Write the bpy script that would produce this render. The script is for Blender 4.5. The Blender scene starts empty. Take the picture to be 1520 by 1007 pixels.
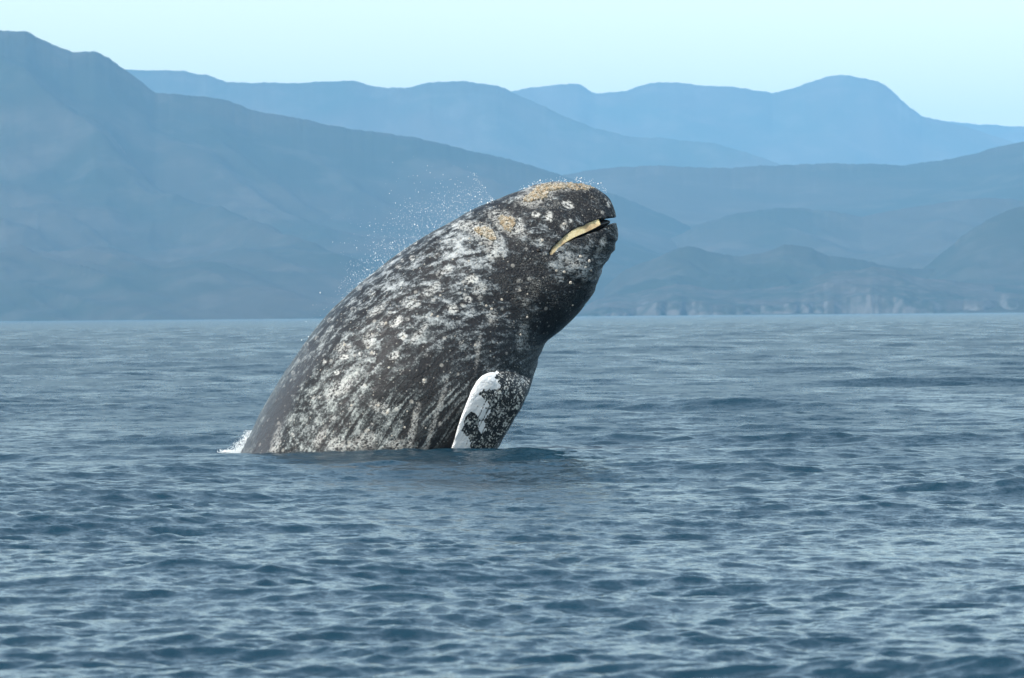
import bpy, bmesh, math, random
import numpy as np
from mathutils import Vector, Matrix
from mathutils.bvhtree import BVHTree
from mathutils.kdtree import KDTree

rng = np.random.default_rng(7)
random.seed(7)
SC = bpy.context.scene
COL = SC.collection
R = math.radians

# ------------------------------------------------------------------ camera
F = 7620.0                     # focal length in photograph pixels (1520 wide)
CAM_H = 1.6                    # eye height above the water, metres
WD = 60.0                      # distance to the whale
M_CAM = (Matrix.Rotation(R(90 - 0.263), 3, 'X') @ Matrix.Rotation(R(-0.49), 3, 'Z'))
cam_d = bpy.data.cameras.new('camera')
cam = bpy.data.objects.new('camera', cam_d)
COL.objects.link(cam)
cam.matrix_world = Matrix.Translation((0, 0, CAM_H)) @ M_CAM.to_4x4()
cam_d.sensor_width = 36.0
cam_d.lens = 36.0 * F / 1520.0
cam_d.clip_start = 0.5
cam_d.clip_end = 120000
cam_d.dof.use_dof = True
cam_d.dof.focus_distance = WD
cam_d.dof.aperture_fstop = 9.0
SC.camera = cam

# ------------------------------------------------------------------ sky, sun, exposure
SUN_EL, SUN_AZ = 46.0, 228.0    # azimuth clockwise from +Y (view direction); 228 = behind, a little to the left
w = bpy.data.worlds.new("World"); SC.world = w; w.use_nodes = True
nt = w.node_tree; nt.nodes.clear()
sky = nt.nodes.new('ShaderNodeTexSky'); sky.sky_type = 'NISHITA'; sky.sun_disc = False
sky.sun_elevation = R(SUN_EL); sky.sun_rotation = R(SUN_AZ)
sky.air_density = 1.0; sky.dust_density = 1.5; sky.ozone_density = 1.0
tint = nt.nodes.new('ShaderNodeMix'); tint.data_type = 'RGBA'; tint.blend_type = 'MULTIPLY'
tint.inputs[0].default_value = 1.0
tint.inputs[7].default_value = (1.24, 1.09, 0.86, 1)
bg = nt.nodes.new('ShaderNodeBackground'); bg.inputs[1].default_value = 0.15
wo = nt.nodes.new('ShaderNodeOutputWorld')
nt.links.new(sky.outputs[0], tint.inputs[6]); nt.links.new(tint.outputs[2], bg.inputs[0])
nt.links.new(bg.outputs[0], wo.inputs[0])
sd = bpy.data.lights.new('sun', 'SUN'); sd.energy = 2.75; sd.angle = R(0.53); sd.color = (1.0, 0.98, 0.95)
sun = bpy.data.objects.new('sun', sd); COL.objects.link(sun)
sdir = Vector((math.sin(R(SUN_AZ)) * math.cos(R(SUN_EL)), math.cos(R(SUN_AZ)) * math.cos(R(SUN_EL)), math.sin(R(SUN_EL))))
sun.rotation_euler = sdir.to_track_quat('Z', 'Y').to_euler()
VS = SC.view_settings
SC.display_settings.display_device = 'sRGB'
VS.view_transform = 'Standard'; VS.look = 'None'; VS.gamma = 1.0; VS.use_curve_mapping = False
VS.exposure = 0.94
SC.cycles.use_denoising = True
SC.cycles.max_bounces = 6
SC.cycles.volume_bounces = 1

# ------------------------------------------------------------------ helpers
def ray(px, py):
    v = M_CAM @ Vector(((px - 760) / F, -(py - 503.5) / F, -1.0))
    return v
def P(px, py, Y):
    v = ray(px, py)
    return Vector((0, 0, CAM_H)) + v * (Y / v.y)
def to_px(co):
    """world points (n,3) -> photograph pixels (n,2)"""
    m = np.array(M_CAM)
    l = (co - np.array([0, 0, CAM_H])) @ m
    return np.stack([760 + F * l[:, 0] / -l[:, 2], 503.5 - F * l[:, 1] / -l[:, 2]], 1)

def mesh_obj(name, verts, faces, mat, parent=None, smooth=True):
    me = bpy.data.meshes.new(name)
    if isinstance(verts, np.ndarray):
        verts = np.ascontiguousarray(verts, np.float32)
        faces = np.ascontiguousarray(faces, np.int32)
        n, k = faces.shape
        me.vertices.add(len(verts)); me.vertices.foreach_set('co', verts.ravel())
        me.loops.add(n * k); me.loops.foreach_set('vertex_index', faces.ravel())
        me.polygons.add(n); me.polygons.foreach_set('loop_start', np.arange(0, n * k, k, dtype=np.int32))
        me.polygons.foreach_set('loop_total', np.full(n, k, np.int32))
        me.update(calc_edges=True); me.validate()
    else:
        me.from_pydata(verts, [], faces); me.update()
    if smooth:
        me.polygons.foreach_set('use_smooth', np.ones(len(me.polygons), bool))
    o = bpy.data.objects.new(name, me)
    COL.objects.link(o)
    if mat: me.materials.append(mat)
    if parent: o.parent = parent
    return o
def tag(o, label=None, cat=None, group=None, kind=None):
    if label: o['label'] = label
    if cat: o['category'] = cat
    if group: o['group'] = group
    if kind: o['kind'] = kind
    return o

class Nodes:
    def __init__(s, name):
        s.m = bpy.data.materials.new(name); s.m.use_nodes = True
        s.t = s.m.node_tree; s.t.nodes.clear()
        s.out = s.n('ShaderNodeOutputMaterial')
    def n(s, t, **k):
        nd = s.t.nodes.new(t)
        for a, b in k.items(): setattr(nd, a, b)
        return nd
    def put(s, sock, v):
        if isinstance(v, bpy.types.NodeSocket): s.t.links.new(v, sock)
        elif v is not None: sock.default_value = v
    def math(s, op, a, b=None, c=None, clamp=False):
        nd = s.n('ShaderNodeMath', operation=op, use_clamp=clamp)
        s.put(nd.inputs[0], a)
        if b is not None: s.put(nd.inputs[1], b)
        if c is not None: s.put(nd.inputs[2], c)
        return nd.outputs[0]
    def mix(s, f, a, b, mode='MIX'):
        nd = s.n('ShaderNodeMix', data_type='RGBA', blend_type=mode)
        s.put(nd.inputs[0], f); s.put(nd.inputs[6], a); s.put(nd.inputs[7], b)
        return nd.outputs[2]
    def ss(s, v, lo, hi):
        nd = s.n('ShaderNodeMapRange', interpolation_type='SMOOTHSTEP')
        s.put(nd.inputs[0], v); s.put(nd.inputs[1], lo); s.put(nd.inputs[2], hi)
        return nd.outputs[0]
    def noise(s, vec, scale, detail=4, rough=0.55, dist=0.0, color=False):
        nd = s.n('ShaderNodeTexNoise')
        s.put(nd.inputs['Vector'], vec); nd.inputs['Scale'].default_value = scale
        nd.inputs['Detail'].default_value = detail; nd.inputs['Roughness'].default_value = rough
        nd.inputs['Distortion'].default_value = dist
        return nd.outputs[1 if color else 0]
    def voro(s, vec, scale, feature='F1', out='Distance', rnd=1.0):
        nd = s.n('ShaderNodeTexVoronoi', feature=feature)
        s.put(nd.inputs['Vector'], vec); nd.inputs['Scale'].default_value = scale
        nd.inputs['Randomness'].default_value = rnd
        return nd.outputs[out]
    def map(s, vec, scale=(1, 1, 1), rot=(0, 0, 0), loc=(0, 0, 0)):
        nd = s.n('ShaderNodeMapping')
        s.put(nd.inputs[0], vec); nd.inputs['Scale'].default_value = scale
        nd.inputs['Rotation'].default_value = rot; nd.inputs['Location'].default_value = loc
        return nd.outputs[0]
    def attr(s, name, out='Fac'):
        return s.n('ShaderNodeAttribute', attribute_name=name).outputs[out]
    def bsdf(s, **k):
        b = s.n('ShaderNodeBsdfPrincipled')
        for a, v in k.items(): s.put(b.inputs[a.replace('_', ' ')], v)
        s.t.links.new(b.outputs[0], s.out.inputs[0])
        return b

def vnoise(x, y, seed=0):
    """numpy value noise"""
    xi = np.floor(x).astype(np.int64); yi = np.floor(y).astype(np.int64)
    xf = x - xi; yf = y - yi
    u = xf * xf * (3 - 2 * xf); v = yf * yf * (3 - 2 * yf)
    def h(a, b):
        n = (a * 374761393 + b * 668265263 + seed * 1442695041) & 0xffffffff
        n = ((n ^ (n >> 13)) * 1274126177) & 0xffffffff
        return ((n ^ (n >> 16)) & 0xffff) / 65535.0
    return (h(xi, yi) * (1 - u) + h(xi + 1, yi) * u) * (1 - v) + (h(xi, yi + 1) * (1 - u) + h(xi + 1, yi + 1) * u) * v
def fbm(x, y, o=5, seed=0, ridged=False):
    s = 0; a = 1; t = 0
    for i in range(o):
        n = vnoise(x * 2 ** i + 17.3 * i, y * 2 ** i - 9.1 * i, seed + i)
        if ridged: n = 1 - abs(2 * n - 1)
        s = s + n * a; t += a; a *= 0.5
    return s / t

# ------------------------------------------------------------------ sea
def sea_material():
    s = Nodes('sea water')
    pos = s.n('ShaderNodeNewGeometry').outputs['Position']
    p1 = s.map(pos, (1.0, 1.5, 1.0), rot=(0, 0, R(8)))
    a = s.noise(p1, 6.0, 4, 0.66, 0.6, color=True)
    b = s.noise(p1, 22.0, 3, 0.65, 0.3, color=True)
    gust = s.noise(s.map(pos, (0.10, 0.035, 1)), 1.0, 3, 0.6)
    def cen(c, k):
        v = s.n('ShaderNodeVectorMath', operation='SUBTRACT'); s.put(v.inputs[0], c); v.inputs[1].default_value = (0.5, 0.5, 0.5)
        q = s.n('ShaderNodeVectorMath', operation='MULTIPLY'); s.t.links.new(v.outputs[0], q.inputs[0]); q.inputs[1].default_value = (k, k, 0)
        return q.outputs[0]
    def add(x, y):
        v = s.n('ShaderNodeVectorMath', operation='ADD'); s.put(v.inputs[0], x); s.put(v.inputs[1], y); return v.outputs[0]
    rip = add(cen(a, 1.0), cen(b, 0.75))
    sc = s.n('ShaderNodeVectorMath', operation='SCALE'); s.put(sc.inputs[0], rip)
    s.put(sc.inputs['Scale'], s.math('MULTIPLY', s.math('MULTIPLY_ADD', gust, 1.2, 0.3), s.math('MULTIPLY_ADD', s.attr('lost'), 1.5, 0.80)))
    nrm = s.n('ShaderNodeVectorMath', operation='NORMALIZE')
    s.t.links.new(add(s.n('ShaderNodeNewGeometry').outputs['Normal'], sc.outputs[0]), nrm.inputs[0])
    # waves too small to model at this distance become micro-roughness (alpha^2 = 2 * slope variance)
    l2 = s.math('MULTIPLY', s.attr('lost'), s.attr('lost'))
    g2 = s.ss(s.noise(s.map(pos, (0.33, 0.040, 1)), 1.0, 6, 0.72), 0.36, 0.66)
    al2 = s.math('MULTIPLY_ADD', s.math('MULTIPLY', l2, s.math('MULTIPLY_ADD', g2, 1.0, 0.12)), 0.40, 0.0002)
    rgh = s.math('POWER', al2, 0.25)
    s.bsdf(Base_Color=(0.005, 0.027, 0.046, 1), Roughness=rgh, IOR=1.333, Normal=nrm.outputs[0])
    return s.m

def build_sea():
    # angles: fine in the view, coarser away from it, all the way round
    fine = np.arange(-0.20, 0.2001, 0.00125)
    step, th, side = 0.00125, 0.20, []
    while th < math.pi - 0.02:
        step = min(step * 1.18, 0.12); th = min(th + step, math.pi)
        side.append(th)
    side = np.array(side)
    side[-1] = math.pi
    ang = np.concatenate([-side[::-1][1:], fine, side])     # last column = pi joins the first
    rows = [1.0]
    while rows[-1] < 12: rows.append(rows[-1] * 1.03)
    while rows[-1] < 240: rows.append(rows[-1] * 1.0014)
    while rows[-1] < 60000: rows.append(rows[-1] * (1.0017 if rows[-1] < 800 else 1.006 if rows[-1] < 8000 else 1.04))
    rows = np.array(rows)
    nr, nc = len(rows), len(ang)
    T, D = np.meshgrid(ang, rows)
    X = D * np.sin(T); Y = D * np.cos(T)
    dth = np.gradient(ang); dr = np.gradient(rows)
    SP = np.maximum(D * dth[None, :], dr[:, None] * 0.8)
    x = X.ravel().astype(np.float32); y = Y.ravel().astype(np.float32); sp = SP.ravel().astype(np.float32)
    z = np.zeros_like(x); dx = np.zeros_like(x); dy = np.zeros_like(x)
    N = 200
    lam = 0.13 * (12 / 0.13) ** ((np.arange(N) + rng.random(N)) / N)
    main = R(-84)        # waves run towards the camera, a little across
    lost = np.zeros_like(x)
    for i in range(N):
        L = lam[i]; k = 2 * math.pi / L
        spread = R(33) if L < 1.5 else R(26)
        th = main + rng.normal(0, 1) * spread
        slope = float(np.interp(math.log(L), [math.log(q) for q in (0.13, 0.2, 0.3, 0.5, 0.9, 1.6, 3, 6, 12)], [0.032, 0.039, 0.030, 0.018, 0.0120, 0.011, 0.011, 0.009, 0.005]))
        amp = slope / k
        kx, ky = k * math.cos(th), k * math.sin(th)
        wgt = np.clip((L / sp - 1.7) / 1.6, 0, 1)
        lost += (1 - wgt * wgt) * slope * slope / 2
        sel = np.nonzero(wgt > 0)[0]; wgt = wgt[sel]
        ph = kx * x[sel] + ky * y[sel] + rng.random() * 6.283
        c = np.cos(ph); sn = np.sin(ph)
        z[sel] += wgt * amp * c
        dx[sel] -= wgt * amp * 0.9 * math.cos(th) * sn
        dy[sel] -= wgt * amp * 0.9 * math.sin(th) * sn
    # patches of livelier and calmer water
    g = (0.35 + 1.3 * fbm(x / 4.0, y / 7.0, 4, 5)).astype(np.float32)
    z *= g; dx *= g; dy *= g
    # a low swell just in front of the whale hides its true waterline
    z += 0.02 * np.exp(-((y - 57.4) / 1.8) ** 2) * np.exp(-((x + 0.8) / 3.2) ** 2)
    near = np.clip((np.hypot(x, y) - 3) / 6, 0, 1)
    z *= near
    co = np.stack([x + dx * near, y + dy * near, z], 1)
    idx = np.arange(nr * nc).reshape(nr, nc)
    nxt = np.roll(idx, -1, axis=1)
    q = np.stack([idx[:-1], nxt[:-1], nxt[1:], idx[1:]], -1).reshape(-1, 4)
    q = q[:, ::-1]
    base = len(co)
    co = np.vstack([co, [[0, 0, 0]]])
    o = mesh_obj('sea', co, q, sea_material())
    # centre cap
    c = np.stack([idx[0], nxt[0], np.full(nc, base)], -1)
    cap = mesh_obj('sea_near_boat', co[np.r_[idx[0], base]], np.stack([np.roll(np.arange(nc), -1), np.arange(nc), np.full(nc, nc)], -1), o.data.materials[0])
    cap.parent = o; cap.name = 'sea_surface'
    at = o.data.attributes.new('lost', 'FLOAT', 'POINT'); at.data.foreach_set('value', np.append(np.sqrt(lost), 0.2).astype(np.float32))
    tag(o, kind='structure')
    cap['kind'] = 'structure'
    return o
sea = build_sea()

# ------------------------------------------------------------------ mountains
def hill_material(name, green, brown, rock, rock_amt=0.3, scale=1.0, st=(0.82, 0.55)):
    s = Nodes(name)
    g = s.n('ShaderNodeNewGeometry')
    pos = g.outputs['Position']
    p = s.map(pos, (scale, scale * 0.8, scale * 1.2), rot=(0, 0, R(25)))
    n1 = s.noise(p, 0.0022, 6, 0.6, 0.4)
    n2 = s.noise(p, 0.011, 6, 0.62)
    sep = s.n('ShaderNodeSeparateXYZ'); s.put(sep.inputs[0], g.outputs['Normal'])
    steep = s.ss(sep.outputs[2], st[0], st[1])
    f = s.ss(n1, 0.38, 0.62)
    c = s.mix(f, green, brown)
    r = s.math('MULTIPLY', s.ss(n2, 0.48, 0.66), rock_amt)
    r = s.math('MAXIMUM', r, s.math('MULTIPLY', steep, s.ss(n2, 0.35, 0.6)))
    c = s.mix(s.math('MULTIPLY', r, 0.8), c, rock)
    s.bsdf(Base_Color=c, Roughness=0.95, Specular_IOR_Level=0.1)
    return s.m
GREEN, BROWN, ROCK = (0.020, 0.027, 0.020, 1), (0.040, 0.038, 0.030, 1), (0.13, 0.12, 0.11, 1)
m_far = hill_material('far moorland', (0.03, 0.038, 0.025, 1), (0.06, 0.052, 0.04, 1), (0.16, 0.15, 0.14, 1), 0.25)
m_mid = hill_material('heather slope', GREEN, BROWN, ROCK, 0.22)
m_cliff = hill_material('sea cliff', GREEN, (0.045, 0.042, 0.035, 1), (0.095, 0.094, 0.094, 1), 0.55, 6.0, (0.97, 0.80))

def mountain(name, sky_pts, ridge, front, back, mat, label, seed, rough=0.3, power=1.2, nu=420, nv=130, cliff=0.0, noise_len=900.0, base_drop=0.0):
    pxs = np.array([a for a, b in sky_pts], float); pys = np.array([b for a, b in sky_pts], float)
    # the ranges go on beyond the frame, falling slowly to the water
    if pxs[0] < 0:
        d = (480 - pys[0])
        ex = np.array([-3900, -3300, -2800, -2300, -1900, -1500, -1150, -850, -620]); ef = np.array([0.0, .25, .42, .38, .62, .55, .8, .72, .95])
        pxs = np.concatenate([ex, pxs]); pys = np.concatenate([480 - d * ef, pys])
    if pxs[-1] > 1520:
        d = (470 - pys[-1])
        ex = np.array([2150, 2400, 2700, 3050, 3500, 4000, 4600, 5300]); ef = np.array([.85, .95, .7, .8, .5, .55, .25, 0.0])
        pxs = np.concatenate([pxs, ex]); pys = np.concatenate([pys, 470 - d * ef])
    lo_, hi_ = max(pxs[0], -450), min(pxs[-1], 1950)
    u = np.linspace(lo_, hi_, nu)
    if pxs[0] < lo_: u = np.concatenate([np.linspace(pxs[0], lo_, 150)[:-1], u])
    if pxs[-1] > hi_: u = np.concatenate([u, np.linspace(hi_, pxs[-1], 150)[1:]])
    nu = len(u)
    # smooth the hand-read skyline a little, then add small natural relief
    ys = np.interp(u, pxs, pys)
    k = np.hanning(7); k /= k.sum()
    ys = np.convolve(np.pad(ys, 3, 'edge'), k, 'valid')
    y_smooth = ys.copy()
    ys += (fbm(u / 22.0, u * 0 + seed, 4, seed) - 0.5) * 3.6 + (fbm(u / 6.0, u * 0 + seed, 3, seed + 5) - 0.5) * 2.2
    Xs = np.zeros(nu); Hs = np.zeros(nu); Hq = np.zeros(nu)
    for i in range(nu):
        p = P(u[i], ys[i], ridge); Xs[i] = p.x; Hs[i] = max(p.z, 0.0); Hq[i] = max(P(u[i], y_smooth[i], ridge).z, 0.0)
    v = np.concatenate([np.linspace(0, 1, int(nv * .75)), np.linspace(1, 2, nv - int(nv * .75) + 1)[1:]])
    U, V = np.meshgrid(Xs, v)
    H = np.broadcast_to(Hs, U.shape)
    Yd = np.where(V <= 1, ridge - front + front * V, ridge + back * (V - 1))
    # a wandering ridge and shore line, so the range is not a straight wall
    wob = (fbm(U / 1500.0, U * 0 + seed * 1.7, 4, seed + 3) - 0.5) * front * 0.35
    rd = fbm(U / noise_len, Yd / (noise_len * 1.9), 6, seed + 9, ridged=True)
    fn = fbm(U / (noise_len * 0.16), Yd / (noise_len * 0.3), 4, seed + 21)
    vv = np.clip(V, 0, 1)
    gl = fbm((U + 0.40 * Yd) / (noise_len * 0.42), Yd / (noise_len * 2.2), 4, seed + 40, ridged=True)
    if cliff > 0:
        prof = np.where(vv < 0.12, cliff * (vv / 0.12) ** 0.7, cliff + (1 - cliff) * ((vv - 0.12) / 0.88) ** power)
        gull = fbm(U / (noise_len * 0.45), U * 0 + 3, 4, seed + 31, ridged=True)
        Yd = Yd + (gull - 0.5) * front * 0.35 * (1 - vv)
    else:
        prof = vv ** power
    bumpy = 4 * prof * (1 - prof)
    HQ = np.broadcast_to(Hq, U.shape)
    Z = (HQ + (H - HQ) * np.clip(vv, 0, 1) ** 14) * prof * (1 - rough * bumpy * (1.0 - rd) * 1.6) + H * 0.05 * (fn - 0.5) * np.sqrt(np.clip(bumpy, 0, 1))
    Z = Z - H * 0.30 * (1 - gl) * np.sqrt(np.clip(bumpy, 0, 1))
    Z = np.where(V > 1, H * np.clip(1 - (V - 1), 0, 1) ** 1.3, Z)
    # keep the seen skyline: everything in front of the ridge stays below the sight line
    sight = CAM_H + (H - CAM_H) * Yd / ridge
    Z = np.minimum(Z, np.where(V < 1, sight - 0.2, Z))
    Z = np.where((V == 0) | (V >= 2), -3.0, Z)
    # keep the direction to each column (fan opens with distance)
    co = np.stack([U * Yd / ridge, Yd + 0 * wob, Z], -1).reshape(-1, 3)
    idx = np.arange(U.size).reshape(U.shape)
    q = np.stack([idx[:-1, :-1], idx[:-1, 1:], idx[1:, 1:], idx[1:, :-1]], -1).reshape(-1, 4)
    o = mesh_obj(name, co, q, mat)
    tag(o, label=label, kind='structure')
    return o

mountain('mountain', [(-420,120),(-300,80),(-200,95),(-80,50),(0,45),(20,47),(40,47),(60,58),(90,72),(115,78),(140,76),(160,85),(190,108),(215,125),(230,138),(260,140),(330,147),(350,154),(380,165),(420,172),(480,184),(520,191),(600,202),(680,219),(760,238),(840,262),(900,284),(950,304),(1000,326),(1080,362),(1160,400),(1250,440),(1330,472)],
         7600, 2600, 1500, m_mid, 'steep dark blue hillside filling the left side', 11, 0.34, 1.1, nu=760, nv=190, noise_len=800)
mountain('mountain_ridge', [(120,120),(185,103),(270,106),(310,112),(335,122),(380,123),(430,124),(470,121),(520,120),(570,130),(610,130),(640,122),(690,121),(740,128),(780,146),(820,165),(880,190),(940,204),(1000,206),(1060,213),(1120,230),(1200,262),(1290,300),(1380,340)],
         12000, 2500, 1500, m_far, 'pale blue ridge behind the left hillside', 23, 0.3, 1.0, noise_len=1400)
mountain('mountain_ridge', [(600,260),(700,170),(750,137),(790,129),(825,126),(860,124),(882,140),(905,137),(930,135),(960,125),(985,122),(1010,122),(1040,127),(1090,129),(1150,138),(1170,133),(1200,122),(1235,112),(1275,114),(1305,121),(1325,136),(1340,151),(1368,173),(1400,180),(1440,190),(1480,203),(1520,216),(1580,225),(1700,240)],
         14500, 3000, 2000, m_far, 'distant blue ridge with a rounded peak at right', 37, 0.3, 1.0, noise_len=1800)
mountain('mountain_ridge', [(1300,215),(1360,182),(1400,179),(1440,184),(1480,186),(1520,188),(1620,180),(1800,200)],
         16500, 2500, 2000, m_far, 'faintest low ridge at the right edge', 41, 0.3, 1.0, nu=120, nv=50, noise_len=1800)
mountain('mountain', [(820,262),(900,250),(980,246),(1060,250),(1140,246),(1240,242),(1340,246),(1400,238),(1440,230),(1480,219),(1520,211),(1580,200),(1700,190),(1900,170)],
         8500, 2500, 1500, m_mid, 'broad blue slope below the rounded peak', 53, 0.3, 1.0, noise_len=1300)
mountain('hill', [(860,440),(900,425),(930,400),(960,380),(1000,352),(1040,332),(1080,320),(1130,312),(1180,308),(1230,313),(1280,322),(1330,311),(1400,300),(1460,294),(1520,298),(1600,280),(1750,260)],
         7300, 1400, 1200, m_mid, 'rounded greenish hill above the right shore', 61, 0.32, 0.9, noise_len=420)
mountain('hill', [(1300,440),(1350,412),(1380,392),(1405,370),(1430,350),(1450,336),(1470,325),(1500,312),(1520,305),(1600,280),(1750,250)],
         6000, 900, 600, m_mid, 'dark shoulder of hill at the right edge', 67, 0.25, 1.0, nu=160, nv=70, noise_len=420)
mountain('hill', [(850,455),(885,440),(905,420),(925,402),(950,392),(975,382),(1000,370),(1025,365),(1050,373),(1090,380),(1130,376),(1165,363),(1200,367),(1230,380),(1280,386),(1330,398),(1400,400),(1520,402),(1650,395),(1800,390)],
         5900, 700, 500, m_mid, 'low craggy foothills behind the cliffs', 71, 0.45, 0.9, noise_len=160)
mountain('sea_cliff', [(860,462),(885,446),(910,438),(940,436),(965,430),(1000,422),(1030,424),(1060,430),(1100,431),(1150,427),(1190,420),(1230,405),(1270,400),(1300,396),(1330,402),(1360,412),(1400,416),(1450,421),(1520,424),(1650,420),(1800,418)],
         5500, 330, 300, m_cliff, 'rocky sea cliffs along the right shore', 79, 0.35, 1.0, nu=420, nv=80, cliff=0.62, noise_len=120)

# ------------------------------------------------------------------ haze
def build_haze():
    x0, x1, y0, y1, z0, z1 = -11500, 12500, -2500, 20500, -5.0, 800.0
    bm = bmesh.new(); bmesh.ops.create_cube(bm, size=1.0)
    for v in bm.verts:
        v.co = Vector((x0 if v.co.x < 0 else x1, y0 if v.co.y < 0 else y1, z0 if v.co.z < 0 else z1))
    me = bpy.data.meshes.new('haze'); bm.to_mesh(me); bm.free()
    o = bpy.data.objects.new('haze', me); COL.objects.link(o)
    s = Nodes('haze air')
    v = s.n('ShaderNodeVolumePrincipled')
    v.inputs['Color'].default_value = (0.27, 0.62, 0.98, 1)
    v.inputs['Density'].default_value = 7.2e-5
    v.inputs['Anisotropy'].default_value = -0.25
    s.t.links.new(v.outputs[0], s.out.inputs['Volume'])
    me.materials.append(s.m)
    tag(o, label='thin blue sea haze over the whole bay', kind='stuff')
build_haze()

# ------------------------------------------------------------------ whale
whale = bpy.data.objects.new('gray_whale', None); COL.objects.link(whale)
W0 = P(545, 672, WD); whale.location = W0
tag(whale, 'grey mottled whale leaping out of the sea with its mouth slightly open', 'whale')

# dorsal / ventral outline (photograph pixels) and half-width as a share of the half-height
ST = [  # dx, dy, vx, vy, width ratio
    (150, 1180, 250, 1230, 0.75), (165, 1100, 350, 1170, 0.80), (200, 1000, 470, 1060, 0.88), (250, 890, 580, 940, 0.92), (304, 780, 668, 800, 0.94),
    (351, 682, 722, 692, 0.95), (373, 640, 742, 660, 0.95), (404, 582, 764, 622, 0.95), (442, 523, 784, 585, 0.94),
    (486, 467, 795, 553, 0.92), (530, 424, 801, 530, 0.90), (575, 389, 806, 516, 0.87), (620, 357, 813, 506, 0.84),
    (660, 333, 830, 492, 0.80), (700, 312, 851, 473, 0.76), (735, 297, 870, 452, 0.73), (765, 285, 882, 434, 0.70), (790, 277, 890, 415, 0.68),
    (815, 272, 896, 396, 0.66), (838, 270.5, 905, 381, 0.64), (860, 271, 912, 370, 0.62), (878, 275, 916, 360, 0.60),
    (893, 282, 918.5, 352, 0.56), (904, 291, 919, 345, 0.50), (910, 299, 917, 335, 0.42), (913.5, 308, 915.5, 325, 0.3)]
def catmull(a, n):
    a = np.asarray(a, float); m = len(a)
    ext = np.vstack([2 * a[0] - a[1], a, 2 * a[-1] - a[-2]])
    t = np.linspace(0, m - 1 - 1e-9, n); i = t.astype(int); f = (t - i)[:, None]
    p0, p1, p2, p3 = ext[i], ext[i + 1], ext[i + 2], ext[i + 3]
    return 0.5 * ((2 * p1) + (-p0 + p2) * f + (2 * p0 - 5 * p1 + 4 * p2 - p3) * f ** 2 + (-p0 + 3 * p1 - 3 * p2 + p3) * f ** 3)

def build_loft():
    S = catmull(ST, 240)
    nth = 128
    verts = []; par = []
    slen = 0; prev = None
    for i, (dx, dy, vx, vy, wr) in enumerate(S):
        D = P(dx, dy, WD); V = P(vx, vy, WD)
        C = (D + V) / 2; h = (D - V) / 2; hl = h.length
        if prev is not None: slen += (C - prev).length
        prev = C.copy()
        wdt = hl * wr
        head = min(1, max(0, (i / 240 - 0.5) / 0.2))
        for j in range(nth):
            th = 2 * math.pi * j / nth
            c, s = math.cos(th), math.sin(th)
            wloc = wdt * (1 - (0.10 + 0.16 * head) * c)          # narrower along the back, fuller below
            p = C + h * c + Vector((0, -1, 0)) * (math.copysign(abs(s) ** 0.93, s) * wloc)
            verts.append(p - W0); par.append((slen, th if th <= math.pi else 2 * math.pi - th, hl))
    n = len(S); faces = []
    for i in range(n - 1):
        for j in range(nth):
            k = (j + 1) % nth
            faces.append((i * nth + j, i * nth + k, (i + 1) * nth + k, (i + 1) * nth + j))
    faces.append(tuple(range(nth))[::-1]); faces.append(tuple((n - 1) * nth + j for j in range(nth)))
    return verts, faces, np.array(par)
lv, lf, lpar = build_loft()
loft_bvh = BVHTree.FromPolygons(lv, lf)
CAMP = Vector((0, 0, CAM_H))
def hit(bvh, px, py):
    d = ray(px, py).normalized()
    loc, nrm, idx, dist = bvh.ray_cast(CAMP - W0, d)
    if loc is not None and nrm.dot(d) > 0: nrm = -nrm
    return loc, nrm

def build_flipper():
    # leading (left) and trailing (right) edges, photograph pixels
    L = catmull([(757, 552), (738, 552), (722, 554), (709, 564), (699, 582), (689, 606), (679, 632), (669, 664), (657, 700), (646, 735), (645, 760)], 60)
    Rr = catmull([(789, 561), (788, 572), (784, 583), (778, 596), (770, 611), (762, 625), (751, 642), (733, 664), (704, 700), (675, 735), (650, 763)], 60)
    n = 60; m = 28; verts = []; faces = []
    ys = []
    for i in range(n):
        row = []
        for f in (0.02, 0.55):
            q = L[i] * (1 - f) + Rr[i] * f
            p, _ = hit(loft_bvh, *q)
            row.append(p.y if p else 0)
        ys.append(row)
    ys = np.array(ys); k = np.hanning(15); k /= k.sum()
    ys = np.stack([np.convolve(np.pad(ys[:, c], 7, 'edge'), k, 'valid') for c in (0, 1)], 1)
    for i in range(n):
        t = i / (n - 1)
        off = 0.04 + 0.13 * min(1, t / 0.25)
        yl = ys[i, 0] - off; yr = ys[i, 1] + (ys[i, 1] - ys[i, 0]) * 0.35 - off * 0.7
        thick = 0.12 * (1 - 0.45 * t) * (min(1, (t + 0.05) / 0.15)) * (min(1, (1 - t) / 0.08 + 0.15))
        for j in range(m):
            a = 2 * math.pi * j / m
            f = 0.5 - 0.5 * math.cos(a)
            s = math.sin(a)
            prof = math.copysign(abs(s) ** 0.7, s) * (1.25 - 0.75 * f)      # thick leading edge, thin trailing edge
            q = L[i] * (1 - f) + Rr[i] * f
            Y = W0.y + yl * (1 - f) + yr * f - prof * thick * 0.6
            verts.append(P(q[0], q[1], Y) - W0)
    for i in range(n - 1):
        for j in range(m):
            k2 = (j + 1) % m
            faces.append((i * m + j, i * m + k2, (i + 1) * m + k2, (i + 1) * m + j))
    faces.append(tuple(range(m))[::-1]); faces.append(tuple((n - 1) * m + j for j in range(m)))
    return verts, faces
fv, ff = build_flipper()

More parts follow.
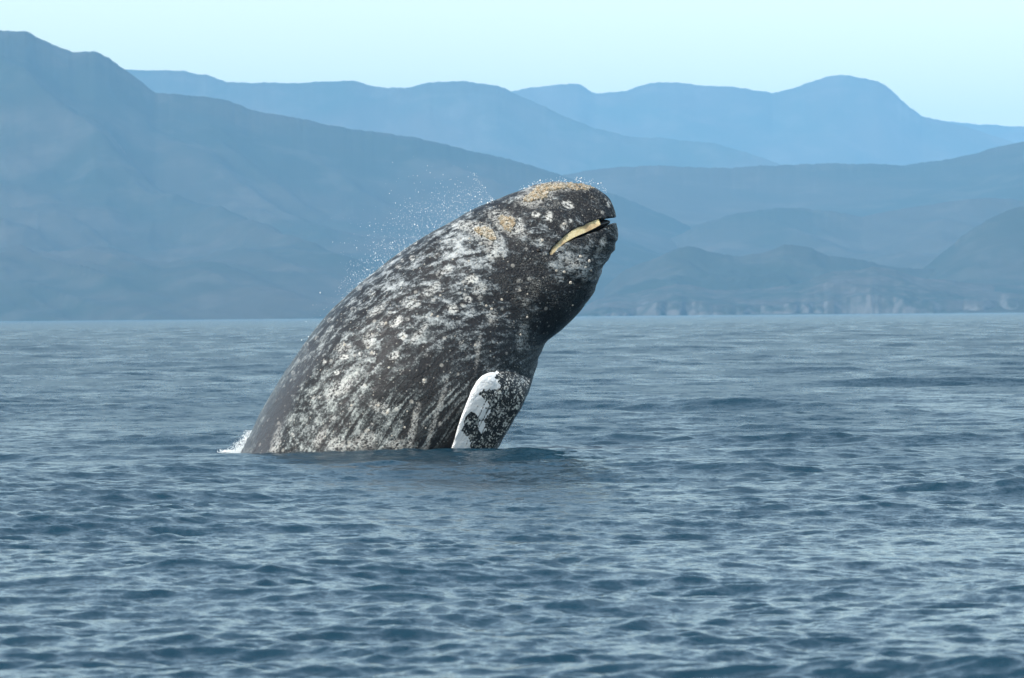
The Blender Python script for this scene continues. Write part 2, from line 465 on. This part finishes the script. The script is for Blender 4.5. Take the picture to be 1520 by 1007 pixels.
# mouth: centre line (from the corner to the tip), height of the opening
MOUTH = [(812, 384, 3), (822, 371, 7), (835, 359.5, 9), (850, 350, 12), (866, 343, 14), (882, 336.5, 14), (895, 331.5, 11), (904, 328.5, 8), (912, 327, 7), (925, 326, 9), (945, 324, 11)]
def build_mouth_cutter():
    c = catmull(MOUTH, 60)
    tng = np.gradient(c[:, :2], axis=0); tng /= np.linalg.norm(tng, axis=1)[:, None]
    nrm = np.stack([tng[:, 1], -tng[:, 0]], 1)
    up = c[:, :2] + nrm * c[:, 2:3] / 2; lo = c[:, :2] - nrm * c[:, 2:3] / 2
    verts = []
    for Y in (WD - 2, WD + 2):
        for a in (up, lo):
            for p in a: verts.append(P(p[0], p[1], WD) + Vector((0, Y - WD, 0)) - W0)
    n = 60; f = []
    for b in (0, 2 * n):
        for i in range(n - 1):
            q = (b + i, b + i + 1, b + n + i + 1, b + n + i)
            f.append(q if b == 0 else q[::-1])
    for i in range(n - 1):
        f.append((i, 2 * n + i, 2 * n + i + 1, i + 1))
        f.append((n + i, n + i + 1, 3 * n + i + 1, 3 * n + i))
    f.append((0, n, 3 * n, 2 * n)); f.append((n - 1, 3 * n - 1, 4 * n - 1, 2 * n - 1)[::1])
    return verts, f

def tmp(name, v, f):
    me = bpy.data.meshes.new(name); me.from_pydata([tuple(p) for p in v], [], f); me.update()
    bm = bmesh.new(); bm.from_mesh(me); bmesh.ops.recalc_face_normals(bm, faces=bm.faces); bm.to_mesh(me); bm.free()
    o = bpy.data.objects.new(name, me); COL.objects.link(o); return o
def evaluated(o):
    bpy.context.view_layer.update()
    dg = bpy.context.evaluated_depsgraph_get()
    return bpy.data.meshes.new_from_object(o.evaluated_get(dg))
a = tmp('a', lv, lf); b = tmp('b', *build_mouth_cutter()); c = tmp('c', fv, ff)
md = a.modifiers.new('m', 'BOOLEAN'); md.operation = 'DIFFERENCE'; md.object = b; md.solver = 'EXACT'
m1 = evaluated(a)
# join with flipper and skin over as one continuous surface
bm = bmesh.new(); bm.from_mesh(m1); bm.from_mesh(c.data)
me = bpy.data.meshes.new('j'); bm.to_mesh(me); bm.free()
j = bpy.data.objects.new('j', me); COL.objects.link(j)
md = j.modifiers.new('r', 'REMESH'); md.mode = 'VOXEL'; md.voxel_size = 0.0165; md.use_smooth_shade = True
sm = j.modifiers.new('s', 'SMOOTH'); sm.iterations = 3; sm.factor = 0.5
bme = evaluated(j)
for o in (a, b, c, j): bpy.data.objects.remove(o)
bme.name = 'body'
nv = len(bme.vertices)
co = np.empty(nv * 3, np.float32); bme.vertices.foreach_get('co', co); co = co.reshape(-1, 3)
body = bpy.data.objects.new('body', bme); COL.objects.link(body); body.parent = whale
print('body verts', nv)

# --- body coordinates (distance along the body, angle round it) for the skin pattern
kd = KDTree(len(lv))
for i, p in enumerate(lv): kd.insert(p, i)
kd.balance()
near = np.array([kd.find(p)[1] for p in co])
par = lpar[near]
pxy = to_px(co + np.array(W0))
px, py = pxy[:, 0], pxy[:, 1]
side_near = co[:, 1] < 0

def blob(cx, cy, rx, ry, rot=0.0, soft=0.5, rag=0.5, seed=0):
    """soft ragged patch of skin tone, in body-plane pixels, near side"""
    a = math.radians(rot); x = px - cx; y = py - cy
    u = (x * math.cos(a) + y * math.sin(a)) / rx; v = (-x * math.sin(a) + y * math.cos(a)) / ry
    r = np.hypot(u, v) + (fbm(px / 7.0, py / 7.0, 4, seed) - 0.5) * 2 * rag
    t = np.clip((1 + soft / 2 - r) / soft, 0, 1)
    return t * t * (3 - 2 * t) * side_near

bm_ = None
# body bumps: shallow lumps under the skin, a furrow behind the head
LV = np.array(lv).reshape(240, 128, 3); PS = lpar[:, 0].reshape(240, 128)
arc_l = (lpar[:, 1] * lpar[:, 2]).reshape(240, 128)
def grad_along(ax, val):
    d = np.gradient(LV, axis=ax); g = np.gradient(val, axis=ax)
    return d * (g / (np.sum(d * d, -1) + 1e-9))[..., None]
gs = grad_along(0, PS).reshape(-1, 3); ga = grad_along(1, arc_l).reshape(-1, 3)
dlt = co - np.array(lv)[near]
skin_w = np.stack([par[:, 0] + np.sum(dlt * gs[near], 1), par[:, 1] * par[:, 2] + np.sum(dlt * ga[near], 1), co[:, 1] * 0.0], 1)
nr_ = np.empty(nv * 3, np.float32); bme.vertices.foreach_get('normal', nr_); nr_ = nr_.reshape(-1, 3)
lump = (fbm(skin_w[:, 0] * 2.2, skin_w[:, 1] * 2.2, 4, 3) - 0.5) * 0.035 + (fbm(skin_w[:, 0] * 9, skin_w[:, 1] * 9, 3, 8) - 0.5) * 0.012
lump += (fbm(skin_w[:, 0] * 5 + 9, skin_w[:, 1] * 5, 3, 31) - 0.5) * 0.05 * np.clip((px - 740) / 60, 0, 1) * np.clip((470 - py) / 60, 0, 1)
co2 = co + nr_ * lump[:, None]
bme.vertices.foreach_set('co', co2.astype(np.float32).ravel()); bme.update()

# flipper membership: in front of the body surface
isf = np.zeros(nv)
fkd = KDTree(len(fv))
for i, p in enumerate(fv): fkd.insert(p, i)
fkd.balance()
cand = np.nonzero((px > 640) & (px < 800) & (py > 540) & side_near)[0]
for i in cand:
    isf[i] = 1.0 if fkd.find(co[i])[2] < 0.035 and kd.find(co[i])[2] > 0.02 else 0.0

# pigment fields, with some shade and sheen painted in
tfrac = par[:, 1] / math.pi                          # 0 back, 1 belly
mott_shade = 0.468 + 0.07 * (fbm(px / 45, py / 60, 3, 4) - 0.5) * 2
mott_shade += 0.05 * blob(620, 440, 150, 90, -40, 0.8, 0.3, 2)
mott_shade += 0.06 * blob(705, 365, 60, 42, -30, 0.8, 0.3, 2)
mott_shade += 0.10 * blob(850, 400, 42, 36, 0, 0.9, 0.4, 6)
mott_shade -= 0.24 * blob(855, 462, 55, 34, -42, 0.7, 0.3, 7)  # shade under the throat, painted into the skin tone
mott_shade -= 0.12 * blob(780, 410, 42, 40, 0, 0.8, 0.3, 8)
mott_shade -= 0.10 * blob(865, 300, 60, 30, 10, 0.8, 0.3, 9)
mott_shade -= 0.14 * blob(765, 312, 42, 10, -25, 0.6, 0.4, 12)
mott_shade -= 0.10 * blob(800, 560, 18, 60, 15, 0.8, 0.3, 14)  # shaded underside along the belly edge, painted darker
mott_shade -= 0.16 * blob(408, 625, 15, 60, 28, 0.8, 0.3, 15)
mott_shade += 0.08 * blob(520, 620, 130, 60, 0, 0.8, 0.3, 16)
streak = np.clip((py - 470) / 130, 0, 1) * np.clip((tfrac - 0.25) / 0.3, 0, 1)
brown = np.clip((py - 430) / 140, 0, 1) * np.clip((760 - px) / 160, 0, 1)
painted_sheen = np.clip((0.25 + 0.05 * (fbm(px / 25, py / 25, 3, 19) - 0.5) - tfrac) / 0.035, 0, 1) * np.clip((py - 430) / 90, 0, 1) * np.clip(1.2 - (px - 360) / 170, 0, 1)  # wet sheen on the back, put into the colour as a grey band
pale = np.zeros(nv)
PALE = [(716, 345, 26, 12, 22, .5), (690, 335, 16, 9, 0, .5), (752, 330, 30, 15, 28, .55), (795, 290, 30, 15, -20, .55), (840, 277, 46, 7, 0, .7), (735, 372, 14, 14, 0, .8),
        (770, 338, 9, 6, -30, .5), (838, 333, 4, 7, 10, .3), (846, 329, 2.5, 4, 0, .3), (804, 357, 3, 4, 0, .4), (843, 303, 9, 5, 25, .5), (795, 318, 6, 5, 40, .5), (815, 322, 6, 7, 0, .7),
        (904, 303, 2.4, 5, -18, .2), (508, 517, 11, 7, -20, .6), (548, 505, 9, 13, 20, .7), (510, 530, 6, 4, 0, .4), (534, 525, 3, 3, 0, .3), (553, 524, 4, 3, 0, .3), (585, 528, 9, 5, -30, .6),  # first sliver here is a painted highlight on the snout tip
        (505, 575, 24, 10, -28, .8), (563, 603, 15, 8, 20, .5), (573, 612, 5, 5, 0, .3), (567, 481, 5, 4, 0, .5), (598, 500, 5, 5, 0, .4), (630, 565, 3, 3, 0, .3), (482, 538, 3, 3, 0, .3), (499, 553, 3.5, 3, 0, .3), (410, 655, 7, 26, 15, .6),
        (620, 497, 20, 5, -50, .7), (612, 640, 5, 45, 12, .8), (645, 625, 4, 50, 18, .7), (500, 660, 16, 10, 0, .8), (540, 655, 22, 12, -20, .8), (590, 660, 16, 8, 0, .8), (475, 650, 6, 18, 30, .7),
        (700, 415, 10, 6, 0, .6), (712, 430, 10, 12, 0, .8), (660, 402, 12, 6, -30, .8), (640, 430, 14, 7, -35, .8), (672, 458, 8, 6, 0, .7), (560, 460, 16, 5, -38, .8), (610, 450, 12, 8, 0, .8), (588, 478, 10, 5, -40, .7),
        (695, 445, 6, 5, 0, .6), (730, 470, 7, 12, 10, .9), (775, 500, 7, 20, 10, .9), (710, 520, 3, 26, 8, .8), (850, 388, 16, 8, 20, .9), (868, 402, 6, 16, 10, .9), (895, 362, 5, 12, 20, .9)]
for i, (cx, cy, rx, ry, rot, soft) in enumerate(PALE):
    pale = np.maximum(pale, blob(cx, cy, rx, ry, rot, soft, 0.45, 40 + i) * (0.5 if rx * ry > 60 else 0.9))
# scar rings left by barnacles
for i in range(70):
    cx, cy = rng.uniform(430, 800), rng.uniform(330, 650)
    r0 = rng.uniform(1.8, 4.2); d = np.hypot(px - cx, (py - cy) * 1.1)
    pale = np.maximum(pale, np.clip(1 - abs(d - r0) / 1.3, 0, 1) * side_near * rng.uniform(0.3, 0.9))
    if rng.random() < .5: pale = np.maximum(pale, np.clip(1.4 - d / 2.2, 0, 1) * side_near * rng.uniform(.3, .8))
# white of the flipper: along its leading edge and in ragged islands
fw = np.zeros(nv)
Lc = catmull([(757, 552), (738, 552), (722, 554), (709, 564), (699, 582), (689, 606), (679, 632), (669, 664), (657, 700), (646, 735), (645, 760)], 120)
dl = np.min(np.hypot(px[cand][:, None] - Lc[None, :, 0], py[cand][:, None] - Lc[None, :, 1]), axis=1)
rg = (fbm(px[cand] / 9, py[cand] / 9, 4, 77) - 0.5)
wl = np.interp(py[cand], [550, 562, 575, 595, 612, 625, 640, 650, 668, 760], [17, 20, 15, 11, 11, 9, 11, 18, 30, 30])
wl = wl * np.interp(px[cand], [728, 742], [1, 0])
edge = np.clip((wl + rg * 8 - dl) / 2.0, 0, 1)
fw[cand] = edge
def isl(cx, cy, rx, ry, rot, rag, s): return blob(cx, cy, rx, ry, rot, 0.3, rag, s)
for v in (isl(707, 600, 15, 13, 10, .5, 90), isl(716, 634, 5, 10, 10, .3, 91), isl(716, 612, 11, 10, -30, .6, 92), isl(728, 568, 14, 11, 40, .9, 93), isl(684, 658, 14, 12, 0, .3, 94)):
    fw = np.maximum(fw, v)
fw = np.maximum(fw, 0) * isf

def put_attr(name, arr):
    at = bme.attributes.new(name, 'FLOAT', 'POINT'); at.data.foreach_set('value', arr.astype(np.float32))
head = np.clip((px - 730) / 60, 0, 1) * np.clip((500 - py) / 60, 0, 1)
for nme, arr in (('head', head), ('mottle_shade', mott_shade), ('streak', streak), ('brown', brown), ('painted_sheen', painted_sheen), ('pale', pale), ('flipper_white', fw), ('flipper', isf)): put_attr(nme, arr)
at = bme.attributes.new('skin', 'FLOAT_VECTOR', 'POINT'); at.data.foreach_set('vector', skin_w.astype(np.float32).ravel())

def skin_material():
    s = Nodes('whale skin')
    pos = s.n('ShaderNodeTexCoord').outputs['Object']
    sk = s.attr('skin', 'Vector')
    mot, strk, brn, painted_sheen, pale, fwh, fl = [s.attr(n) for n in ('mottle_shade', 'streak', 'brown', 'painted_sheen', 'pale', 'flipper_white', 'flipper')]
    skn = s.map(sk, (1.02, 1.0, 1))
    n1 = s.noise(s.map(skn, (0.9, 1.06, 1)), 10.5, 5, 0.70, 0.6)
    n1b = s.noise(s.map(skn, loc=(5, 2, 1)), 24.0, 4, 0.68, 0.4)
    n2 = s.noise(pos, 42.0, 3, 0.6, 0.2)
    st = s.noise(s.map(sk, (0.9, 8.5, 1)), 1.7, 5, 0.66, 0.6)
    # blotches
    base = s.math('ADD', s.math('MULTIPLY', n1, 0.62), s.math('MULTIPLY', n1b, 0.38))
    base = s.n('ShaderNodeMix', data_type='FLOAT'); mixn = base
    s.put(mixn.inputs[0], s.math('MULTIPLY', strk, 0.80))
    bb = s.math('ADD', s.math('MULTIPLY', n1, 0.58), s.math('MULTIPLY', n1b, 0.42))
    s.put(mixn.inputs[2], bb); s.put(mixn.inputs[3], s.math('MULTIPLY_ADD', s.math('SUBTRACT', st, 0.5), 1.35, 0.5))
    v = s.math('MULTIPLY_ADD', s.math('SUBTRACT', mixn.outputs[0], 0.5), 1.35, mot)
    # dark cells with pale rims
    wv = s.n('ShaderNodeVectorMath', operation='MULTIPLY_ADD'); s.put(wv.inputs[0], s.noise(skn, 12.0, 3, 0.6, color=True)); wv.inputs[1].default_value = (0.12, 0.12, 0); s.put(wv.inputs[2], skn)
    cell = s.voro(wv.outputs[0], 9.0)
    v = s.math('ADD', v, s.math('MULTIPLY', s.math('SUBTRACT', cell, 0.45), s.math('MULTIPLY_ADD', strk, -0.2, 0.34)))
    v = s.math('ADD', v, s.math('MULTIPLY', s.math('SUBTRACT', n2, 0.5), 0.42))
    c1 = s.n('ShaderNodeValToRGB'); s.put(c1.inputs[0], v)
    r = c1.color_ramp; r.elements[0].position = 0.45; r.elements[0].color = (0.004, 0.0055, 0.008, 1)
    r.elements[1].position = 0.82; r.elements[1].color = (0.38, 0.42, 0.435, 1)
    for ps, cl in ((0.505, (0.010, 0.015, 0.019, 1)), (0.56, (0.035, 0.043, 0.049, 1)), (0.635, (0.13, 0.152, 0.163, 1))):
        e = r.elements.new(ps); e.color = cl
    col = c1.outputs[0]
    # brownish film of diatoms on the flank
    col = s.mix(s.math('MULTIPLY', brn, 0.55), col, s.mix(1.0, col, (1.0, 1.0, 0.90, 1), 'MULTIPLY'))
    # speckles
    vo = s.voro(pos, 26.0); vc = s.voro(pos, 26.0, out='Color')
    sepc = s.n('ShaderNodeSeparateColor'); s.put(sepc.inputs[0], vc)
    spk = s.math('MULTIPLY', s.ss(vo, 0.30, 0.16), s.math('GREATER_THAN', sepc.outputs[0], 0.80))
    col = s.mix(s.math('MULTIPLY', spk, 0.55), col, (0.42, 0.42, 0.38, 1))
    hd = s.attr('head')
    n4 = s.noise(pos, 62.0, 3, 0.7)
    n5 = s.noise(pos, 5.0, 3, 0.6)
    hs = s.math('MULTIPLY', hd, s.ss(s.math('ADD', n4, s.math('MULTIPLY', s.math('SUBTRACT', n5, 0.5), 0.5)), 0.54, 0.66))
    col = s.mix(s.math('MULTIPLY', hs, 0.55), col, (0.20, 0.21, 0.20, 1))
    vo2 = s.voro(pos, 9.0); vc2 = s.voro(pos, 9.0, out='Color')
    sc2 = s.n('ShaderNodeSeparateColor'); s.put(sc2.inputs[0], vc2)
    spk2 = s.math('MULTIPLY', s.ss(vo2, 0.26, 0.16), s.math('GREATER_THAN', sc2.outputs[1], 0.80))
    col = s.mix(s.math('MULTIPLY', spk2, 0.35), col, (0.5, 0.5, 0.46, 1))
    # pale scarred skin, and the painted highlight on the snout tip
    pm = s.math('MULTIPLY', pale, s.ss(s.math('ADD', n1b, s.math('MULTIPLY', s.math('SUBTRACT', n2, 0.5), 0.6)), 0.38, 0.58))
    col = s.mix(pm, col, (0.52, 0.54, 0.52, 1))
    # painted grey sheen of the wet back
    col = s.mix(s.math('MULTIPLY', painted_sheen, 0.85), col, s.mix(0.45, (0.085, 0.095, 0.11, 1), col))
    # flipper: speckled grey with clean white
    fsp = s.math('ADD', s.noise(pos, 38.0, 3, 0.7), s.math('MULTIPLY', s.math('SUBTRACT', s.noise(pos, 12.0, 2, 0.5), 0.5), 0.4))
    fc = s.mix(s.ss(fsp, 0.52, 0.62), (0.010, 0.013, 0.016, 1), (0.60, 0.62, 0.58, 1))
    col = s.mix(fl, col, fc)
    fwm = s.ss(s.math('ADD', fwh, s.math('MULTIPLY', s.math('SUBTRACT', fsp, 0.5), 1.7)), 0.32, 0.46)
    col = s.mix(s.math('MULTIPLY', fwm, fl), col, (0.82, 0.85, 0.86, 1))
    cb = s.n('ShaderNodeBump'); cb.inputs['Strength'].default_value = 0.8; cb.inputs['Distance'].default_value = 0.012
    s.put(cb.inputs['Height'], s.noise(pos, 30.0, 3, 0.7))
    bmp = s.n('ShaderNodeBump'); bmp.inputs['Strength'].default_value = 0.7; bmp.inputs['Distance'].default_value = 0.035
    hgt = s.math('ADD', s.math('MULTIPLY', v, 1.0), s.math('MULTIPLY', n2, 0.5))
    hgt = s.math('ADD', hgt, s.math('MULTIPLY', spk, 0.3))
    s.put(bmp.inputs['Height'], hgt)
    rgh = s.math('MULTIPLY_ADD', n1b, 0.4, 0.28)
    s.bsdf(Base_Color=col, Roughness=rgh, IOR=1.33, Coat_Weight=0.3, Coat_Roughness=0.08, Coat_IOR=1.33, Coat_Normal=cb.outputs[0], Normal=bmp.outputs[0])
    return s.m
bme.materials.clear(); bme.materials.append(skin_material())
bme.polygons.foreach_set('use_smooth', np.ones(len(bme.polygons), bool))
for p_ in (0,): pass
mi = np.zeros(len(bme.polygons), np.int32); bme.polygons.foreach_set('material_index', mi)

body_bvh = BVHTree.FromPolygons([Vector(v) for v in co2], [tuple(p.vertices) for p in bme.polygons])

# --- baleen: a row of thin plates hanging from the upper jaw on each side
def baleen(sgn):
    s = Nodes('baleen'); pos = s.n('ShaderNodeTexCoord').outputs['Object']
    n = s.noise(s.map(pos, (1, 1, 0.25)), 60.0, 3, 0.6)
    n2 = s.noise(pos, 9.0, 2, 0.5)
    c = s.mix(s.ss(n, 0.3, 0.7), (0.80, 0.68, 0.36, 1), (0.95, 0.90, 0.62, 1))
    c = s.mix(s.ss(s.math('ADD', s.attr('along'), s.math('MULTIPLY', n, 0.35)), 0.55, 0.10), c, (0.42, 0.31, 0.19, 1))
    c = s.mix(s.ss(n2, 0.45, 0.7), c, (0.62, 0.48, 0.28, 1))
    s.bsdf(Base_Color=c, Roughness=0.45)
    cc = catmull(MOUTH[:7], 130)
    cc = cc[:122]
    tng = np.gradient(cc[:, :2], axis=0); tng /= np.linalg.norm(tng, axis=1)[:, None]
    nrm = np.stack([tng[:, 1], -tng[:, 0]], 1)
    verts = []; faces = []
    for i in range(len(cc)):
        t = i / (len(cc) - 1)
        up = cc[i, :2] + nrm[i] * (cc[i, 2] / 2 + 1.0 - 2.5 * (1 - t) ** 2); lo = cc[i, :2] - nrm[i] * (cc[i, 2] / 2 + 1 - 6.0 * t)
        p, _ = hit(loft_bvh, *cc[i, :2])
        yo = p.y if p is not None else -0.3
        yo = abs(yo) - 0.030 - 0.008 * t
        w2 = 0.26 if t < .95 else 0.14
        hw = np.array([tng[i, 0], tng[i, 1]]) * 0.24
        b = len(verts)
        for (q, y, sx) in ((up, yo, -1), (up, yo - w2, -1), (lo, yo - w2 - .03, -1), (lo, yo, -1), (up, yo, 1), (up, yo - w2, 1), (lo, yo - w2 - .03, 1), (lo, yo, 1)):
            pt = P(q[0] + hw[0] * sx, q[1] + hw[1] * sx, WD) - W0; pt.y = -sgn * y
            verts.append(tuple(pt))
        for f in ((0, 1, 2, 3), (4, 7, 6, 5), (0, 4, 5, 1), (1, 5, 6, 2), (2, 6, 7, 3), (3, 7, 4, 0)):
            faces.append(tuple(b + k for k in f))
    o = mesh_obj('baleen', verts, faces, s.m, whale, smooth=False)
    at = o.data.attributes.new('along', 'FLOAT', 'POINT'); at.data.foreach_set('value', np.repeat(np.linspace(0, 1, len(cc)), 8).astype(np.float32))
    o['kind'] = 'stuff'
    o['label'] = 'cream fringe of baleen plates in the open mouth'
baleen(1); baleen(-1)

# --- tongue: dark flesh that fills the mouth between the baleen rows
def tongue():
    cc = catmull(MOUTH[:9], 40)[:36]; verts = []; faces = []; m = 14
    for i, (x, y, h) in enumerate(cc):
        t = i / (len(cc) - 1)
        wy = 0.24 * min(1, (1 - t) * 3 + 0.25); hh = (h + 5) / 2 * min(1, (1 - t) * 4 + 0.3)
        for k in range(m):
            a = 2 * math.pi * k / m
            p = P(x, y + 1.5 - hh * math.cos(a), WD) - W0; p.y = wy * math.sin(a); verts.append(tuple(p))
    for i in range(len(cc) - 1):
        for k in range(m):
            q = (k + 1) % m; faces.append((i * m + k, i * m + q, (i + 1) * m + q, (i + 1) * m + k))
    faces.append(tuple(range(m))[::-1]); faces.append(tuple((len(cc) - 1) * m + k for k in range(m)))
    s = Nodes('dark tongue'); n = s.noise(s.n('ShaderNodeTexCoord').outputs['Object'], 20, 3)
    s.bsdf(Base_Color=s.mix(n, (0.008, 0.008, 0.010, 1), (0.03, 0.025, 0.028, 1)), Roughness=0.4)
    mesh_obj('tongue', verts, faces, s.m, whale)
tongue()
# --- eye
def ico(radius, sub=2):
    bm = bmesh.new(); bmesh.ops.create_icosphere(bm, subdivisions=sub, radius=radius)
    me = bpy.data.meshes.new('t'); bm.to_mesh(me); bm.free(); return me
s = Nodes('eye dark'); s.bsdf(Base_Color=(0.01, 0.008, 0.006, 1), Roughness=0.05)
p, n = hit(body_bvh, 800, 372)
if p:
    em = ico(0.028, 3); em.materials.append(s.m); em.name = 'eye'
    em.polygons.foreach_set('use_smooth', np.ones(len(em.polygons), bool))
    eye = bpy.data.objects.new('eye', em); COL.objects.link(eye); eye.parent = whale; eye.location = p - n * 0.012

# --- barnacles
def barnacle_material():
    s = Nodes('barnacle shell'); pos = s.n('ShaderNodeTexCoord').outputs['Object']
    oi = s.n('ShaderNodeObjectInfo')
    n = s.noise(pos, 22.0, 3, 0.6); n3 = s.noise(pos, 75.0, 2, 0.6)
    c = s.mix(s.ss(n, 0.36, 0.62), (0.52, 0.50, 0.44, 1), (0.40, 0.31, 0.20, 1))
    c = s.mix(s.math('MULTIPLY', s.ss(n3, 0.44, 0.60), 0.8), c, (0.06, 0.07, 0.045, 1))
    s.bsdf(Base_Color=c, Roughness=0.7)
    return s.m
bmat = barnacle_material()
def cone_ring(p, n, r, h, verts, faces, k=7):
    t = n.orthogonal().normalized(); b = n.cross(t)
    s0 = len(verts); ph = random.random() * 6
    for (rr, hh) in ((1.0, -0.3), (0.62, 1.0), (0.36, 0.9), (0.25, 0.2)):
        for i in range(k):
            a = ph + 2 * math.pi * i / k
            jit = 1 + random.uniform(-.14, .14)
            verts.append(tuple(p + (t * math.cos(a) + b * math.sin(a)) * r * rr * jit + n * h * hh))
    for L_ in range(3):
        for i in range(k):
            j = (i + 1) % k
            faces.append((s0 + L_ * k + i, s0 + L_ * k + j, s0 + (L_ + 1) * k + j, s0 + (L_ + 1) * k + i))
    faces.append(tuple(s0 + 3 * k + i for i in range(k)))
def patch(cx, cy, rx, ry, rot, count, label, rmin=0.009, rmax=0.022):
    verts, faces = [], []; a = R(rot)
    for _ in range(count):
        rr = math.sqrt(random.random()); th = random.random() * 6.283
        rr *= 0.8 + 0.35 * math.sin(th * 3 + cx) * 0.5 + 0.2 * random.random()
        u, v = rr * math.cos(th) * rx, rr * math.sin(th) * ry
        x = cx + u * math.cos(a) - v * math.sin(a); y = cy + u * math.sin(a) + v * math.cos(a)
        p, n = hit(body_bvh, x, y)
        if p is None: continue
        r = random.uniform(rmin, rmax)
        cone_ring(p, n, r, r * random.uniform(.5, 1.1), verts, faces, 6)
    if verts:
        o = mesh_obj('barnacle_patch', verts, faces, bmat, whale, smooth=False); o['kind'] = 'stuff'; o['label'] = label
patch(722, 346, 17, 7, 25, 330, 'orange crust of barnacles behind the blowholes')
patch(753, 331, 13, 10, 40, 330, 'tan crust of barnacles at mid head')
patch(797, 290, 20, 8, -20, 330, 'tan crust of barnacles on the crown')
patch(818, 279, 30, 5, -6, 260, 'tan crust of barnacles along the top of the snout')
patch(858, 277, 26, 5, 6, 160, 'thin crust of barnacles above the snout tip', 0.007, 0.016)
# single barnacles, each its own part
protos = []
for q in range(4):
    verts, faces = [], []
    cone_ring(Vector((0, 0, 0)), Vector((0, 0, 1)), 1.0, 0.55, verts, faces, 9)
    me = bpy.data.meshes.new('barnacle'); me.from_pydata(verts, [], faces); me.update()
    sm_ = None; protos.append(me)
s = Nodes('single barnacle'); s.bsdf(Base_Color=(0.42, 0.40, 0.35, 1), Roughness=0.6)
for me in protos: me.materials.append(s.m)
spots = [(599, 500), (562, 602), (575, 613), (573, 480), (630, 565), (552, 524), (838, 333), (805, 357), (745, 445), (722, 454), (730, 459), (773, 497), (862, 381), (838, 404), (875, 388), (847, 420), (826, 402), (512, 512), (650, 470), (690, 430)]
while len(spots) < 75:
    spots.append((rng.uniform(470, 905), rng.uniform(280, 650)))
nb = 0
for (x, y) in spots:
    p, n = hit(body_bvh, x, y)
    if p is None or (x > 640 and x < 790 and y > 545): continue
    o = bpy.data.objects.new('barnacle', random.choice(protos)); COL.objects.link(o); o.parent = whale
    r = random.uniform(0.007, 0.016) if nb > 18 else random.uniform(.014, .022)
    o.location = p; o.rotation_mode = 'QUATERNION'; o.rotation_quaternion = n.to_track_quat('Z', 'Y'); o.scale = (r, r, r)
    nb += 1

# ------------------------------------------------------------------ spray and foam
def droplet_material():
    s = Nodes('spray water')
    s.bsdf(Base_Color=(0.85, 0.92, 0.95, 1), Roughness=0.25, IOR=1.33)
    return s.m
dmat = droplet_material()
OCT = [(1, 0, 0), (-1, 0, 0), (0, 1, 0), (0, -1, 0), (0, 0, 1), (0, 0, -1)]
OCF = [(0, 2, 4), (2, 1, 4), (1, 3, 4), (3, 0, 4), (2, 0, 5), (1, 2, 5), (3, 1, 5), (0, 3, 5)]
def drops(name, pts, label):
    vs = np.array(OCT, float); out = []; fs = []
    for i, (p, r, st) in enumerate(pts):
        out.append(vs * np.array([r, r, r * st]) + np.array(p)); fs.append(np.array(OCF) + 6 * i)
    o = mesh_obj(name, np.vstack(out), np.vstack(fs), dmat)
    tag(o, label, kind='stuff'); return o
def dorsal(t):       # point on the back outline, t 0..1
    D = np.array([(351, 682), (373, 640), (404, 582), (442, 523), (486, 467), (530, 424), (575, 389), (620, 357), (660, 333), (700, 312), (735, 297)], float)
    f = t * (len(D) - 1); i = int(min(f, len(D) - 2)); f -= i
    return D[i] * (1 - f) + D[i + 1] * f
pts = []
cl = [(random.gauss(0.70, 0.16), abs(random.gauss(0, 20))) for _ in range(26)]
for _ in range(2600):
    if random.random() < 0.6:
        c = random.choice(cl); t = c[0] + random.gauss(0, 0.035); off = c[1] + random.gauss(0, 9)
    else:
        t = random.uniform(0.50, 0.98); off = abs(random.gauss(0, 26)) * (0.5 + 0.8 * math.sin(max(0, t - 0.35) * 4.4))
    t = min(max(t, 0.02), 0.99); off = max(off, 0.5)
    b = dorsal(t)
    x = b[0] - off * 0.62 + random.gauss(0, 2); y = b[1] - off * 0.85 + random.gauss(0, 2)
    Y = WD + random.gauss(0, 0.5)
    r = 0.0017 * math.exp(random.gauss(0, 0.55))
    pts.append((P(x, y, Y), min(r, 0.011), random.uniform(1, 1.8)))
drops('spray', pts, 'fine white spray flying off the back of the whale')
pts = []
for _ in range(170):
    x = random.uniform(770, 900); y0 = np.interp(x, [770, 800, 850, 880, 900], [283, 274, 270, 275, 287])
    pts.append((P(x, y0 - abs(random.gauss(0, 4)), WD + random.gauss(0, .2)), 0.0028 * math.exp(random.gauss(0, .5)), 1.3))
drops('spray', pts, 'beads of water flung above the snout of the whale')
pts = []
for _ in range(260):
    y = 600 + 68 * random.random() ** 0.7
    x = np.interp(y, [600, 629, 658, 668], [776, 760, 738, 730]) + abs(random.gauss(0, 9)) + 1
    pts.append((P(x, y, WD - 0.3 + random.gauss(0, .2)), 0.0026 * math.exp(random.gauss(0, .5)), 1.6))
drops('spray', pts, 'drips falling beside the white edged flipper')
# splash at the left of the back
pts = []
for _ in range(2200):
    h = random.random() ** 1.6
    y = 675 - 36 * h
    xb = 356 + (675 - y) * 0.52
    x = xb - abs(random.gauss(0, 1)) * (9 - 4 * h) - 0
    pts.append((P(x, y, WD + random.gauss(0, .35)), 0.0026 * math.exp(random.gauss(0, .5)) * (1.1 - 0.5 * h), random.uniform(1, 1.6)))
for _ in range(350):
    x = 338 + random.gauss(0, 5); pts.append((P(x, 672 - abs(random.gauss(0, 1.8)), WD + random.gauss(0, .3)), 0.006 * random.uniform(.5, 1.4), 0.8))
drops('splash', pts, 'white splash where the back of the whale leaves the water')
